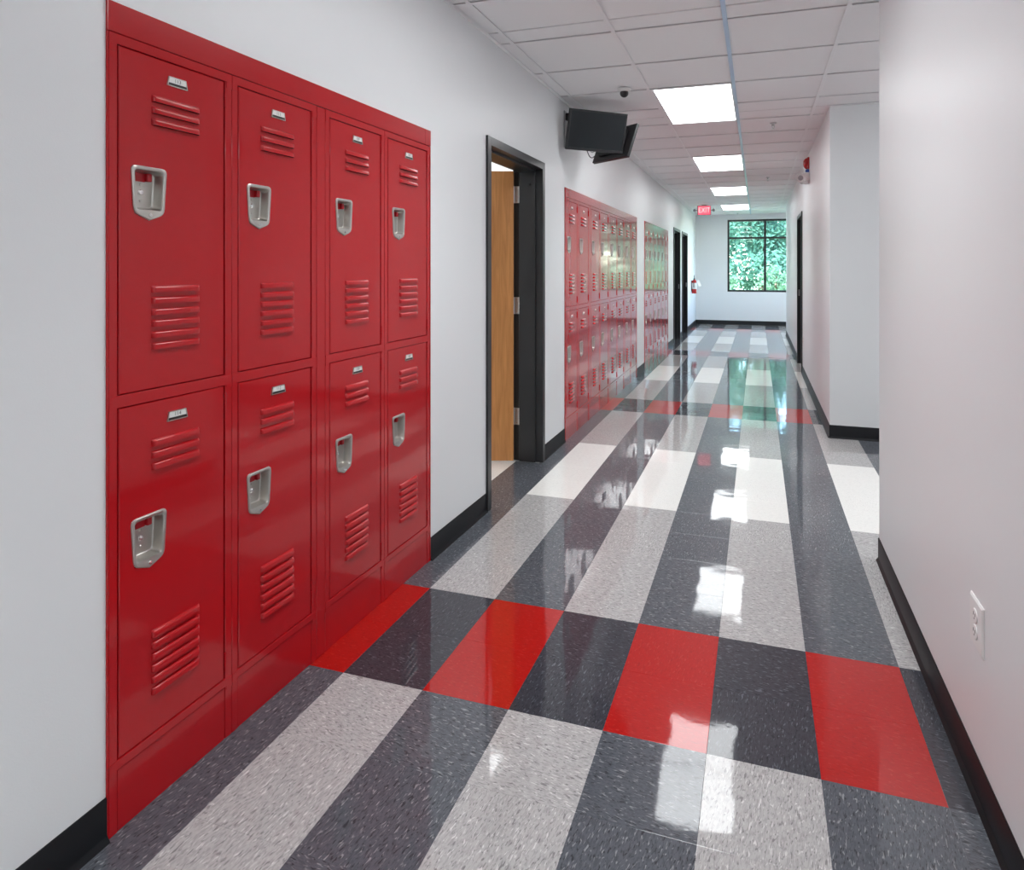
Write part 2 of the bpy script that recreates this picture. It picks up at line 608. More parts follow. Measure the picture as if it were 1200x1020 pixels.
b.box(XR2 - 0.07, XR2, Y_AF, Y_RE, H - 0.002, H + 0.01, 'grid_white')
b.box(XR2, 15, Y_AF - 0.07, Y_AF, H - 0.002, H + 0.01, 'grid_white')
b.box(0.6, 13, YE - 0.07, YE, H - 0.002, H + 0.01, 'grid_white')
b.obj('wall_angle', ceiling, smooth=False)

# ------------------------------------------------------------------ baseboards
PROF = [(0, 0), (0.05, 0), (0.046, 0.010), (0.020, 0.045), (0.016, 0.06), (0.015, 0.338), (0.008, 0.350), (0, 0.350)]


def baseboard(bb, p, q, nrm):
    rs = []
    for pt in (p, q):
        rs.append([(pt[0] + nrm[0] * t, pt[1] + nrm[1] * t, z) for t, z in PROF])
    bb.rings(rs, 'base_black')


b = MB()
gaps = sorted(BANKS + DOORS)
y = -14.0
for a, c in gaps + [(YE, YE)]:
    if y < 11 < a:
        a2 = a
    baseboard(b, (wx(y), y), (wx(a), a), (1, 0))
    y = c
b.obj('baseboard_left', kind='structure', label='black rubber base along the left wall')
b = MB()
baseboard(b, (XR, 1.5), (XR, Y_AN), (-1, 0))
baseboard(b, (XR - 0.015, Y_AN), (15, Y_AN), (0, 1))
b.obj('baseboard_right', kind='structure', label='black rubber base along the near right wall')
b = MB()
baseboard(b, (XR2 - 0.015, Y_AF), (15, Y_AF), (0, -1))
baseboard(b, (XR2, Y_AF - 0.015), (XR2, RD[0]), (-1, 0))
baseboard(b, (XR2, RD[1]), (XR2, Y_RE), (-1, 0))
b.obj('baseboard_alcove', kind='structure', label='black rubber base of the wall beyond the alcove')
b = MB()
baseboard(b, (0.6, YE), (13, YE), (0, -1))
b.obj('baseboard_far', kind='structure', label='black rubber base below the window wall')

# ------------------------------------------------------------------ doors
FACE = 0.165                      # width of a steel frame's face


def door_frame(parent, y0, y1, top, side=1, x_wall=0.6, depth=0.66):
    """double-rabbet hollow steel frame; SIDE=1 for the left wall (faces +x), -1 for the right wall"""
    q = MB()

    def bx(xa, xb, ya, yb, za, zb, bev=0.004):
        xa, xb = (x_wall + side * xa, x_wall + side * xb)
        q.box(min(xa, xb), max(xa, xb), ya, yb, za, zb, 'frame_black', b=bev)
    f = 0.045
    for ya, yb, s in ((y0, y0 + FACE, 1), (y1 - FACE, y1, -1)):
        bx(-depth - f, f, ya, yb, 0, top)
        st = (yb, yb + 0.052) if s == 1 else (ya - 0.052, ya)
        bx(-depth + 0.13, -0.13, st[0], st[1], 0, top - FACE)
    bx(-depth - f, f, y0 + FACE - 0.002, y1 - FACE + 0.002, top - FACE, top)
    bx(-depth + 0.13, -0.13, y0 + FACE, y1 - FACE, top - FACE - 0.052, top - FACE)
    return q.obj('door_frame', parent, smooth=False)


def hinge_leaf(q, x, y, z):
    q.box(x, x + 0.15, y - 0.008, y, z, z + 0.40, 'steel', b=0.003)
    for i, (dx, dz) in enumerate(((0.06, 0.05), (0.11, 0.15), (0.11, 0.25), (0.06, 0.35))):
        q.lathe([(0.0, 0.010), (0.012, 0.009), (0.014, 0.0)], 'chrome', M=T(x + dx, y - 0.008, z + dz) @ RX(PI / 2), n=8)
    q.lathe([(0.022, 0), (0.022, 0.40)], 'steel', M=T(x - 0.02, y - 0.02, z), n=10)


d1 = thing('door_1', 'open wooden door in a black steel frame between the near and middle red lockers', 'door', (0, 0, 0), kind='structure')
y0, y1 = DOORS[0]
door_frame(d1, y0, y1, DOOR_TOP)
yj = y1 - FACE
for z in (0.845, 3.48, 6.12):
    q = MB(); hinge_leaf(q, -0.06, yj, z); q.obj('hinge', d1)
q = MB()                           # strike on the near jamb, door closer shoe on the head
q.box(0.0, 0.09, y0 + FACE, y0 + FACE + 0.01, 3.2, 3.6, 'steel', b=0.003)
q.obj('strike_plate', d1)
q = MB()
q.lathe([(0.0, 0.03), (0.03, 0.028), (0.035, 0.0)], 'plastic_black', M=T(0.33, yj - 0.052, 6.55) @ RX(PI / 2), n=12)
q.obj('jamb_silencer', d1)
ang = math.atan2(-0.302, -0.953)   # leaf swung into the room, along (-0.953, -0.302)
M = T(-0.075, yj - 0.03, 0) @ RZ(ang)
q = MB()
q.box(0.0, 2.98, -0.0, 0.146, 0.03, 6.86, 'wood', b=0.006, M=M)
leaf = q.obj('door_leaf', d1, smooth=False)
q = MB()
for s_, off in ((1, 0.146), (-1, 0.0)):
    Mh = M @ T(2.74, off, 3.35) @ RX(-s_ * PI / 2)
    q.lathe([(0.11, 0), (0.11, 0.02), (0.09, 0.035), (0.035, 0.04), (0.035, 0.17)], 'steel', M=Mh, n=16)
    q.box(-0.36, 0.04, -0.035, 0.035, 0.15, 0.20, 'steel', b=0.012, M=Mh)
q.obj('lever_handle', leaf)


def closed_door(n, label, y0, y1, side, x_wall):
    d = thing('door_%d' % n, label, 'door', (0, 0, 0), kind='structure')
    door_frame(d, y0, y1, DOOR_TOP, side, x_wall)
    q = MB()
    xa, xb = x_wall - side * 0.66, x_wall - side * 0.54
    q.box(min(xa, xb), max(xa, xb), y0 + FACE + 0.01, y1 - FACE - 0.01, 0.03, DOOR_TOP - FACE - 0.01, 'frame_black', b=0.006)
    lf = q.obj('door_leaf', d, smooth=False)
    q = MB()
    Mh = T(xb, y0 + FACE + 0.25, 3.35) @ RY(side * PI / 2)
    q.lathe([(0.11, 0), (0.11, 0.02), (0.09, 0.035), (0.035, 0.04), (0.035, 0.17)], 'steel', M=Mh, n=14)
    q.box(-0.035, 0.035, -0.04, 0.36, 0.15, 0.20, 'steel', b=0.012, M=Mh)
    q.obj('lever_handle', lf)
    q = MB()
    xs = sorted((x_wall - side * 0.07, x_wall - side * 0.02))
    q.box(xs[0], xs[1], y1 - FACE - 0.012, y1 - FACE, 3.25, 3.55, 'steel', b=0.003)
    q.obj('strike_plate', d)
    return d


closed_door(2, 'first black framed door on the left wall beyond the far lockers', *DOORS[1], 1, 0.6)
closed_door(3, 'second black framed door on the left wall, nearest the fire extinguisher', *DOORS[2], 1, 0.6)
closed_door(4, 'black framed door on the right wall beyond the alcove', *RD, -1, XR2)

# ------------------------------------------------------------------ window
w1 = thing('window_1', 'large dark framed end window looking out on green trees', 'window', (0, 0, 0), kind='structure')
X0, X1, Z0, Z1 = WIN
q = MB()
ft = 0.15
for a in ((X0, X0 + ft, Z0, Z1), (X1 - ft, X1, Z0, Z1), (X0 + ft, X1 - ft, Z0, Z0 + ft), (X0 + ft, X1 - ft, Z1 - ft, Z1)):
    q.box(a[0], a[1], YE + 0.06, YE + 0.40, a[2], a[3], 'frame_black', b=0.008)
q.obj('window_frame', w1, smooth=False)
XM = 6.01
q = MB(); q.box(XM - 0.09, XM + 0.09, YE + 0.06, YE + 0.40, Z0 + ft, Z1 - ft, 'frame_black', b=0.008)
q.obj('mullion', w1, smooth=False)
ZT = 7.03
for xa, xb in ((X0 + ft, XM - 0.09), (XM + 0.09, X1 - ft)):
    q = MB(); q.box(xa, xb, YE + 0.08, YE + 0.38, ZT - 0.075, ZT + 0.075, 'frame_black', b=0.008)
    q.obj('transom_bar', w1, smooth=False)
    for za, zb in ((Z0 + ft, ZT - 0.075), (ZT + 0.075, Z1 - ft)):
        q = MB(); q.add([(xa, YE + 0.22, za), (xb, YE + 0.22, za), (xb, YE + 0.22, zb), (xa, YE + 0.22, zb)], [(0, 1, 2, 3)], 'window_glass')
        q.obj('pane', w1, smooth=False)

w2 = thing('window_2', 'dark framed window at the right end of the side passage', 'window', (0, 0, 0), kind='structure')
q = MB()
for a in ((47.4, 47.55, 2.68, 8.52), (52.75, 52.9, 2.68, 8.52), (50.05, 50.25, 2.83, 8.37), (47.55, 52.75, 2.68, 2.83), (47.55, 52.75, 8.37, 8.52), (47.55, 52.75, 6.95, 7.1)):
    q.box(13.06, 13.4, a[0], a[1], a[2], a[3], 'frame_black', b=0.008)
q.obj('window_frame', w2, smooth=False)
q = MB(); q.add([(13.22, 47.5, 2.75), (13.22, 52.8, 2.75), (13.22, 52.8, 8.45), (13.22, 47.5, 8.45)], [(0, 1, 2, 3)], 'window_glass')
q.obj('pane', w2, smooth=False)

# ------------------------------------------------------------------ lockers
CW = 1.24                          # width of one column of lockers
DX0, DW = 0.08, 1.075              # door edge and width within the column
DTOP = (6.372, 3.424)              # tops of the two doors
DH = 2.836


def frame_mesh():
    q = MB(); R = 'locker_red'
    q.box(-0.6, -0.57, 0, CW, 0, 6.46, 'inside_shade')
    for a, c in ((0.002, 0.075), (CW - 0.080, CW - 0.002)):
        q.box(-0.57, 0, a, c, 0, 6.46, R, b=0.004)
    for z0, z1, tab in ((6.378, 6.462, 6.316), (3.430, 3.530, 3.405), (0.505, 0.582, 0.47)):
        q.box(-0.10, 0.005, 0.003, CW - 0.003, z0, z1, R, b=0.004)
        q.box(-0.02, 0.005, 0.003, 0.066, tab, z0 + 0.004, R)
        q.box(-0.02, 0.005, CW - 0.069, CW - 0.003, tab, z0 + 0.004, R)
    q.box(-0.57, -0.10, 0.075, CW - 0.08, 3.47, 3.50, 'inside_shade')
    return q.mesh('frame', smooth=False)


def base_mesh():
    q = MB()
    q.box(-0.05, -0.006, 0.078, CW - 0.083, 0.0, 0.5, 'locker_red', b=0.004)
    return q.mesh('base_panel', smooth=False)


HOLE = [(0.120, -0.962), (0.420, -0.962), (0.400, -1.350), (0.140, -1.350)]


def door_mesh():
    """sheet-steel door, origin at its top hinge-free corner, with the opening for the recessed handle"""
    q = MB(); e, t = 0.007, 0.05
    W, Z = DW - 0.02, -DH
    y0 = 0.008
    back = [(-t, y0, 0), (-t, W + y0, 0), (-t, W + y0, Z), (-t, y0, Z)]
    rim = [(-e, y0, 0), (-e, W + y0, 0), (-e, W + y0, Z), (-e, y0, Z)]
    fr = [(0, y0 + e, -e), (0, W + y0 - e, -e), (0, W + y0 - e, Z + e), (0, y0 + e, Z + e)]
    q.rings([back, rim, fr], 'locker_red', cap0=False, cap1=False)
    hole = [(0, a, c) for a, c in HOLE]
    hb = [(-0.04, a, c) for a, c in HOLE]
    q.rings([fr, hole, hb], 'locker_red', cap0=False, cap1=False)
    return q.mesh('door', smooth=False)


def rounded(corners, n=5):
    """outline through (y, z, radius) corners"""
    out = []
    k = len(corners)
    for i, (py, pz, r) in enumerate(corners):
        P = Vector((py, pz))
        if r <= 0:
            out.append((py, pz)); continue
        A = Vector(corners[i - 1][:2]); B = Vector(corners[(i + 1) % k][:2])
        u, v = (A - P).normalized(), (B - P).normalized()
        for s in range(n):
            t = s / (n - 1)
            p0, p1 = P + u * r, P + v * r
            out.append(tuple((1 - t) ** 2 * p0 + 2 * t * (1 - t) * P + t * t * p1))
    return out


def cup_mesh():
    q = MB(); N_ = 'nickel'
    cx, cz = 0.168, -0.2

    def outl(k, dz=0.0):
        return rounded([(k, -k, 0.05), (0.337 - k, -k, 0.05), (0.311 - k, -0.402 + k * 0.5, 0.05), (0.168, -0.458 + k, 0), (0.026 + k, -0.402 + k * 0.5, 0.05)])

    def inl(k):
        return rounded([(0.036 + k, -0.036 - k, 0.035), (0.301 - k, -0.036 - k, 0.035), (0.283 - k, -0.366 + k, 0.03), (0.168, -0.3665 + k, 0), (0.054 + k, -0.366 + k, 0.03)])
    R = []
    for o, x in ((outl(0), -0.002), (outl(0.002), 0.009), (outl(0.010), 0.015), (outl(0.024), 0.014), (inl(-0.004), 0.010), (inl(0.0), 0.0), (inl(0.014), -0.080), (inl(0.022), -0.087)):
        R.append([(x, a, c) for a, c in o])
    q.rings(R, N_, cap0=False)
    for (a, c, r, h, mt) in ((0.160, -0.150, 0.013, 0.008, N_), (0.160, -0.215, 0.025, 0.016, 'chrome'), (0.160, -0.288, 0.013, 0.008, N_)):
        q.lathe([(0.0, h), (r * 0.7, h * 0.85), (r, h * 0.3), (r, 0)], mt, M=T(-0.087, a, c) @ RY(PI / 2), n=12)
    q.lathe([(0.005, 0.003), (0.006, 0.009), (0.013, 0.009), (0.015, 0.0)], 'chrome', M=T(0.014, 0.168, -0.412) @ RY(PI / 2), n=12)
    return q.mesh('recessed_handle')


def latch_mesh():
    q = MB()
    q.box(-0.086, -0.078, 0.110, 0.195, -0.125, -0.052, 'latch_red')
    q.box(-0.086, -0.045, 0.195, 0.238, -0.120, -0.052, 'latch_red', b=0.005)
    return q.mesh('latch', smooth=False)


def louver_shape(q, y0, y1, z, slot=True):
    """one pressed vent hood, closed at the top, its opening below a face coloured dark as shade"""
    prof = [(0.0, 0.0), (0.014, -0.003), (0.024, -0.011), (0.029, -0.024), (0.029, -0.058)]
    ys = [(y0, 0.0), (y0 + 0.006, 0.55), (y0 + 0.016, 0.9), (y0 + 0.03, 1.0), (y1 - 0.03, 1.0), (y1 - 0.016, 0.9), (y1 - 0.006, 0.55), (y1, 0.0)]
    vs, fs = [], []
    n = len(prof)
    for y_, k in ys:
        vs += [(x * k + 0.0005, y_, z + dz) for x, dz in prof]
    for i in range(len(ys) - 1):
        for j in range(n - 1):
            a = i * n + j
            fs.append((a, a + 1, a + n + 1, a + n))
    q.add(vs, fs, 'locker_red')
    ring = [(x * 0.9 * k, y_, z - 0.0575) for y_, k in ys for x in (0.029,)] + [(0.0006, y1, z - 0.0575), (0.0006, y0, z - 0.0575)]
    q.add(ring, [tuple(range(len(ring)))], 'inside_shade')


LV = [(-0.325 - 0.0995 * i) for i in range(3)] + [(-1.957 - 0.0975 * i) for i in range(6)]
LY = (0.295, 0.775)


def one_louver():
    q = MB(); louver_shape(q, LY[0], LY[1], 0.0)
    return q.mesh('louver', angle=40)


def all_louvers():
    q = MB()
    for z in LV:
        louver_shape(q, LY[0], LY[1], z)
    return q.mesh('louvers', angle=40)


def plate_mesh():
    q = MB()
    o = [(-0.088, 0.041), (0.088, 0.041), (0.105, -0.043), (-0.105, -0.043)]
    i_ = [(-0.080, 0.034), (0.080, 0.034), (0.096, -0.036), (-0.096, -0.036)]
    q.rings([[(0, a, c) for a, c in o], [(0.012, a * 0.98, c * 0.98) for a, c in o], [(0.012, a, c) for a, c in i_]], 'nickel', cap0=False, cap1=False)
    q.add([(0.010, -0.080, 0.034), (0.010, 0.080, 0.034), (0.010, 0.089, -0.014), (0.010, -0.089, -0.014)], [(0, 1, 2, 3)], 'card')
    q.add([(0.010, -0.089, -0.014), (0.010, 0.089, -0.014), (0.003, 0.096, -0.036), (0.003, -0.096, -0.036)], [(0, 1, 2, 3)], 'ink')
    return q.mesh('number_plate', smooth=False)


def hinge_mesh():
    q = MB()
    q.lathe([(0.0, 0), (0.013, 0.003), (0.013, 0.087), (0.010, 0.089), (0.010, 0.091), (0.013, 0.093), (0.013, 0.177), (0.0, 0.18)], 'locker_red', M=T(0.004, 0, 0), n=8)
    return q.mesh('hinge')


ME = dict(frame=frame_mesh(), base=base_mesh(), door=door_mesh(), cup=cup_mesh(), latch=latch_mesh(), louver=one_louver(),
          louvers=all_louvers(), plate=plate_mesh(), hinge=hinge_mesh())


def locker(yoff, root_loc, rotz, label, group, numbers=None, near=False):
    t = thing('locker', label, 'locker', root_loc, rotz, group)
    link('frame', ME['frame'], t)
    link('base_panel', ME['base'], t)
    for n_, zt in enumerate(DTOP):
        d = link('door', ME['door'], t, (0, DX0, zt))
        if near:
            for z in LV:
                link('louver', ME['louver'], d, (0, 0, z))
        else:
            o = link('vent_louvers', ME['louvers'], d); o['kind'] = 'stuff'
        h = link('recessed_handle', ME['cup'], d, (0, 0.103, -0.945)); h['label'] = 'brushed nickel recessed handle cup'
        l_ = link('latch', ME['latch'], d, (0, 0.103, -0.945))
        link('number_plate', ME['plate'], d, (0, 0.545, -0.160))
        for z in (-0.25, -DH + 0.07):
            link('hinge', ME['hinge'], d, (0, DW + 0.002, z))
        if numbers:
            vs, fs = text_mesh(numbers[n_], 0.034, 'txt')
            q = MB(); q.add([(0.0108, x, y_) for x, y_, z in vs], fs, 'ink')
            q.obj('plate_number', d, (0, 0.545, -0.150), smooth=False)
    return t


def bank(k, n_units, trim_label, labels, group, numbers=None, near=False):
    """a run of lockers in pairs with filler posts, a top filler strip and end trims"""
    y0, y1 = BANKS[k]
    if k == 0:
        rot = -math.atan(SLOPE)
        ox, oy = wx(y0) + 0.014, y0
    else:
        rot, ox, oy = 0.0, 0.62, y0
    ca, sa = math.cos(rot), math.sin(rot)

    def at(u):
        return (ox - sa * u, oy + ca * u, 0)
    i = 0
    for un in range(n_units):
        for c in range(2):
            u = 0.012 + un * (2 * CW + 0.16) + c * CW
            locker(u, at(u), rot, labels[i], group, numbers[i] if numbers else None, near)
            i += 1
    L = y1 - y0
    t = thing('locker_trim', trim_label, 'trim', at(0), rot)
    q = MB()
    seams = [0.0] + ([L - 0.17] if k == 0 else [3.86, 8.2] if k == 1 else [4.2]) + [L]
    for a, c in zip(seams[:-1], seams[1:]):
        q = MB(); q.box(-0.5, 0.008, a + 0.001, c - 0.001, 6.467, BANK_TOP - 0.004, 'locker_red', b=0.005)
        q.obj('top_filler', t, smooth=False)
    for un in range(n_units - 1):
        u = 0.012 + (un + 1) * (2 * CW) + un * 0.16
        q = MB(); q.box(-0.3, 0.003, u + 0.003, u + 0.157, 0, 6.463, 'locker_red', b=0.008)
        q.obj('post_filler', t, smooth=False)
    for a, c in ((0.0, 0.011), (L - 0.02, L)):
        q = MB(); q.box(-0.5, 0.004, a, c, 0, 6.463, 'locker_red', b=0.003)
        q.obj('end_trim', t, smooth=False)
    return t


bank(0, 2, 'red metal filler strip and posts framing the four big lockers nearest the camera',
     ['red two-door locker with plates 113 and 114, nearest of the four big ones',
      'red two-door locker with plates 111 and 112, second from the near end',
      'red two-door locker with plates 109 and 110, third of the four big ones',
      'red two-door locker with plates 107 and 108, beside the open door'],
     'two-tier red lockers of the nearest bank',
     [('113', '114'), ('111', '112'), ('109', '110'), ('107', '108')], near=True)
ORD = ['first', 'second', 'third', 'fourth', 'fifth', 'sixth', 'seventh', 'eighth']
bank(1, 4, 'red metal filler strip framing the eight lockers past the open door',
     ['glossy red two-door locker, %s counted from the open door, in the bank of eight' % o for o in ORD], 'two-tier red lockers of the middle bank')
bank(2, 3, 'red metal filler strip framing the six farthest lockers',
     ['glossy red two-door locker, %s counted from the near end, in the farthest bank of six' % o for o in ORD[:6]], 'two-tier red lockers of the farthest bank')

# ------------------------------------------------------------------ ceiling lights
LL = {-10: 'lit ceiling panel behind the camera, over the corridor start', -5: 'lit ceiling panel above the nearest red lockers',
      0: 'largest lit white ceiling panel, beside the hung monitors', 5: 'second lit ceiling panel from the monitors',
      10: 'third lit ceiling panel from the monitors', 15: 'smallest lit ceiling panel, nearest the end window'}
qf = MB()
LX0, LX1 = TX[2] + 0.04, TX[3] - 0.04
LW, LL_ = LX1 - LX0, 2 * TS - 0.08
for a in ((0, 0.07, 0, LL_), (LW - 0.03, LW, 0, LL_), (0.07, LW - 0.03, 0, 0.03), (0.07, LW - 0.03, LL_ - 0.03, LL_)):
    qf.box(a[0], a[1], a[2], a[3], 0.002, 0.10, 'grid_white')
qf.box(0, LW, 0, LL_, 0.10, 0.13, 'grid_white')
mf = qf.mesh('light_frame', smooth=False)
qd = MB(); qd.add([(0.07, 0.03, 0.02), (0.07, LL_ - 0.03, 0.02), (LW - 0.03, LL_ - 0.03, 0.02), (LW - 0.03, 0.03, 0.02)], [(0, 1, 2, 3)], 'diffuser')
md = qd.mesh('diffuser', smooth=False)


def ceiling_light(x, y_, label):
    t = thing('ceiling_light', label, 'light', (x, y_, H), 0, 'recessed ceiling panels')
    link('light_frame', mf, t); link('diffuser', md, t)
    ld = bpy.data.lights.new('panel_light', 'AREA')
    ld.shape = 'RECTANGLE'; ld.size = (LW - 0.12) * S; ld.size_y = (LL_ - 0.08) * S
    ld.energy = PANEL_W; ld.spread = PANEL_SPREAD; ld.color = (0.95, 0.985, 1.0)
    link('panel_light', ld, t, (LW / 2, LL_ / 2, 0.012))


for r in LIGHT_ROWS:
    ceiling_light(LX0, TY0 + r * TS + 0.04, LL[r])
ceiling_light(9.2, 48.6, 'lit ceiling panel in the side passage by the end window')
for x_, y_, lb in ((11.3, 11.1, 'added lit panel hidden deep in the alcove, brightening its far wall'), (13.0, -4.3, 'added fill panel in the unseen lobby behind the camera, by its outer wall'),  # added: one brightens the alcove, the lobby pair fills the near left side
                   (13.0, -12.0, 'added fill panel at the back of the unseen lobby, by its outer wall')):
    ceiling_light(x_, y_, lb)
ceiling_light(-3.2, 15.5, 'lit ceiling panel in the room, just behind the wooden door')
ceiling_light(-6.0, 12.0, 'lit ceiling panel in the room behind the open door')

# ------------------------------------------------------------------ monitors on a wall bracket
mb = thing('monitor_mount', 'black bracket on the left wall carrying two monitors back to back', 'bracket', (0.6, 16.2, 8.3))
q = MB()
q.box(0.0, 0.03, -0.12, 0.12, -0.55, 0.42, 'plastic_grey', b=0.008)
q.obj('wall_plate', mb)
q = MB()
q.box(0.03, 0.30, -0.06, 0.06, 0.17, 0.36, 'plastic_black', b=0.012)
q.tube([(0.2, 0, 0.26), (0.6, 0.12, 0.22), (0.80, 0.02, 0.10)], 0.05, 'plastic_black')
q.tube([(0.02, 0, -0.3), (0.14, 0.02, -0.32), (0.14, 0.02, 0.2)], 0.04, 'plastic_grey')
q.obj('arm', mb)


def monitor(name_label, loc, rotz, tilt, W, Hh, cable):
    """screen faces local -y, leaning forward by TILT about its top edge"""
    t = thing('monitor', name_label, 'monitor', loc, rotz)
    M = RX(tilt)
    q = MB()
    q.box(-W / 2, W / 2, 0.0, 0.07, -Hh, 0, 'plastic_black', b=0.012, M=M)
    q.box(-W / 2 + 0.25, W / 2 - 0.25, 0.07, 0.15, -Hh + 0.15, -0.15, 'plastic_black', b=0.03, M=M)
    q.obj('housing', t)
    q = MB(); e = 0.05
    for a in ((-W / 2, W / 2, -e, 0), (-W / 2, W / 2, -Hh, -Hh + e * 1.3), (-W / 2, -W / 2 + e, -Hh + e * 1.3, -e), (W / 2 - e, W / 2, -Hh + e * 1.3, -e)):
        q.box(a[0], a[1], -0.018, 0.004, a[2], a[3], 'plastic_black', b=0.005, M=M)
    q.obj('bezel', t)
    q = MB(); q.box(-W / 2 + e, W / 2 - e, -0.006, 0.002, -Hh + e * 1.3, -e, 'screen_glass', M=M)
    q.obj('screen', t)
    if cable:
        q = MB()
        pts = [M @ Vector((-0.18 + 0.2 * math.sin(k / 10 * PI) * 0 + 0.36 * k / 12, 0.12, -Hh + 0.04 - 0.22 * math.sin(k / 12 * PI))) for k in range(13)]
        q.tube(pts, 0.012, 'plastic_black', n=6)
        pts = [M @ Vector((-0.10 + 0.22 * k / 12, 0.14, -Hh + 0.06 - 0.10 * math.sin(k / 12 * PI))) for k in range(13)]
        q.tube(pts, 0.010, 'plastic_grey', n=6)
        q.obj('cable_loop', t)
    return t


monitor('black flat monitor hung below the ceiling, its dark screen towards the camera', (1.58, 16.02, 8.61), math.atan2(0.656, 0.755), math.radians(16), 1.66, 1.03, True)
monitor('second black monitor, seen edge-on behind the first and turned to the far end', (1.83, 17.5, 8.45), math.atan2(0.57, -0.82), math.radians(22), 1.42, 1.0, False)

# ------------------------------------------------------------------ ceiling camera, sprinklers
dc = thing('security_camera', 'white ceiling dome camera with a dark eye near the monitors', 'camera', (2.36, 15.35, H))
q = MB(); q.lathe([(0.0, 0.0), (0.165, 0.0), (0.165, -0.02), (0.14, -0.045), (0.10, -0.07), (0.0, -0.07)], 'plastic_white', n=24); q.obj('camera_base', dc)
q = MB(); q.lathe([(0.001, -0.205)] + [(0.105 * math.cos(a), -0.10 + 0.105 * math.sin(a)) for a in [(-80 + 10 * i) * PI / 180 for i in range(15)]], 'plastic_black', n=20); q.obj('camera_ball', dc)


def sprinkler(x, y_, label):
    t = thing('sprinkler', label, 'sprinkler', (x, y_, H), 0, 'ceiling sprinklers')
    q = MB(); q.lathe([(0.0, 0), (0.10, 0.0), (0.10, -0.012), (0.04, -0.03), (0.0, -0.03)], 'steel', n=16); q.obj('escutcheon', t)
    q = MB(); q.lathe([(0.045, -0.02), (0.045, -0.07), (0.03, -0.08)], 'steel', n=12)
    for s in (-1, 1):
        q.tube([(s * 0.03, 0, -0.07), (s * 0.035, 0, -0.12), (0, 0, -0.165)], 0.009, 'steel', n=6)
    q.lathe([(0.0, -0.165), (0.055, -0.168), (0.055, -0.176), (0.0, -0.178)], 'steel', n=12)
    q.obj('sprinkler_head', t)


sprinkler(5.90, 20.3, 'small metal ceiling sprinkler nearest the biggest light panel')
sprinkler(5.925, 32.3, 'small metal ceiling sprinkler further down the corridor')
sprinkler(3.93, 52.4, 'tiny metal ceiling sprinkler just in front of the end window')

# ------------------------------------------------------------------ exit sign
ex = thing('exit_sign', 'glowing red exit sign with two lamp heads hanging from the far ceiling', 'sign', (1.94, 45.0, H), 0.18)
q = MB(); q.box(-0.16, 0.16, -0.07, 0.07, -0.05, 0, 'plastic_grey', b=0.01); q.obj('canopy', ex)
q = MB(); q.box(-0.47, 0.47, -0.07, 0.07, -0.70, -0.05, 'plastic_grey', b=0.02); q.obj('housing', ex)
q = MB(); q.box(-0.42, 0.42, -0.085, -0.06, -0.67, -0.08, 'exit_panel', b=0.005); q.obj('face', ex)
vs, fs = text_mesh('EXIT', 0.36, 'txt')
wd = max(v[0] for v in vs) - min(v[0] for v in vs)
q = MB(); q.add([(x * 0.76 / wd, -0.087, y_ - 0.375) for x, y_, z in vs], fs, 'exit_letter'); q.obj('lettering', ex, smooth=False)
for s in (-1, 1):
    q = MB()
    q.tube([(s * 0.47, 0, -0.36), (s * 0.56, 0, -0.36)], 0.03, 'plastic_grey')
    q.lathe([(0.0, 0.09), (0.07, 0.08), (0.105, 0.0), (0.105, -0.06), (0.0, -0.065)], 'plastic_grey', M=T(s * 0.64, 0, -0.36) @ RX(PI / 2), n=14)
    q.obj('lamp_head', ex)

# ------------------------------------------------------------------ fire extinguisher
fe = thing('fire_extinguisher', 'red fire extinguisher with a white tag hanging on the left wall at the far corner', 'extinguisher', (0.82, 49.9, 2.66))
q = MB(); q.lathe([(0.0, 0.0), (0.17, 0.0), (0.185, 0.02), (0.185, 0.90), (0.16, 0.98), (0.09, 1.03), (0.06, 1.05)], 'alarm_red', n=20); q.obj('cylinder', fe)
q = MB(); q.lathe([(0.187, 0.34), (0.188, 0.345), (0.188, 0.80), (0.187, 0.805)], 'plastic_white', n=20); q.obj('paper_label', fe)
q = MB(); q.lathe([(0.06, 1.04), (0.06, 1.14), (0.03, 1.16), (0.03, 1.2)], 'plastic_black', n=12)
q.box(-0.03, 0.03, -0.26, 0.05, 1.16, 1.20, 'plastic_black', b=0.01)
q.box(-0.03, 0.03, -0.28, 0.05, 1.26, 1.30, 'plastic_black', b=0.01)
q.box(-0.02, 0.02, 0.0, 0.05, 1.16, 1.40, 'plastic_black', b=0.008)
q.obj('valve_handle', fe)
q = MB(); q.tube([(0.0, -0.04, 1.12), (-0.02, -0.15, 1.1), (-0.02, -0.22, 0.95), (-0.02, -0.215, 0.75), (-0.02, -0.205, 0.45)], 0.028, 'plastic_black'); q.obj('hose', fe)
q = MB(); q.box(-0.08, 0.10, -0.003, 0.003, -0.55, 0.0, 'plastic_white', M=T(0.25, -0.10, 0.99) @ RX(-0.55) @ RY(math.radians(-24))); q.obj('inspection_tag', fe)
q = MB(); q.box(-0.21, -0.18, -0.08, 0.08, 0.15, 1.0, 'plastic_black', b=0.005); q.obj('wall_bracket', fe)

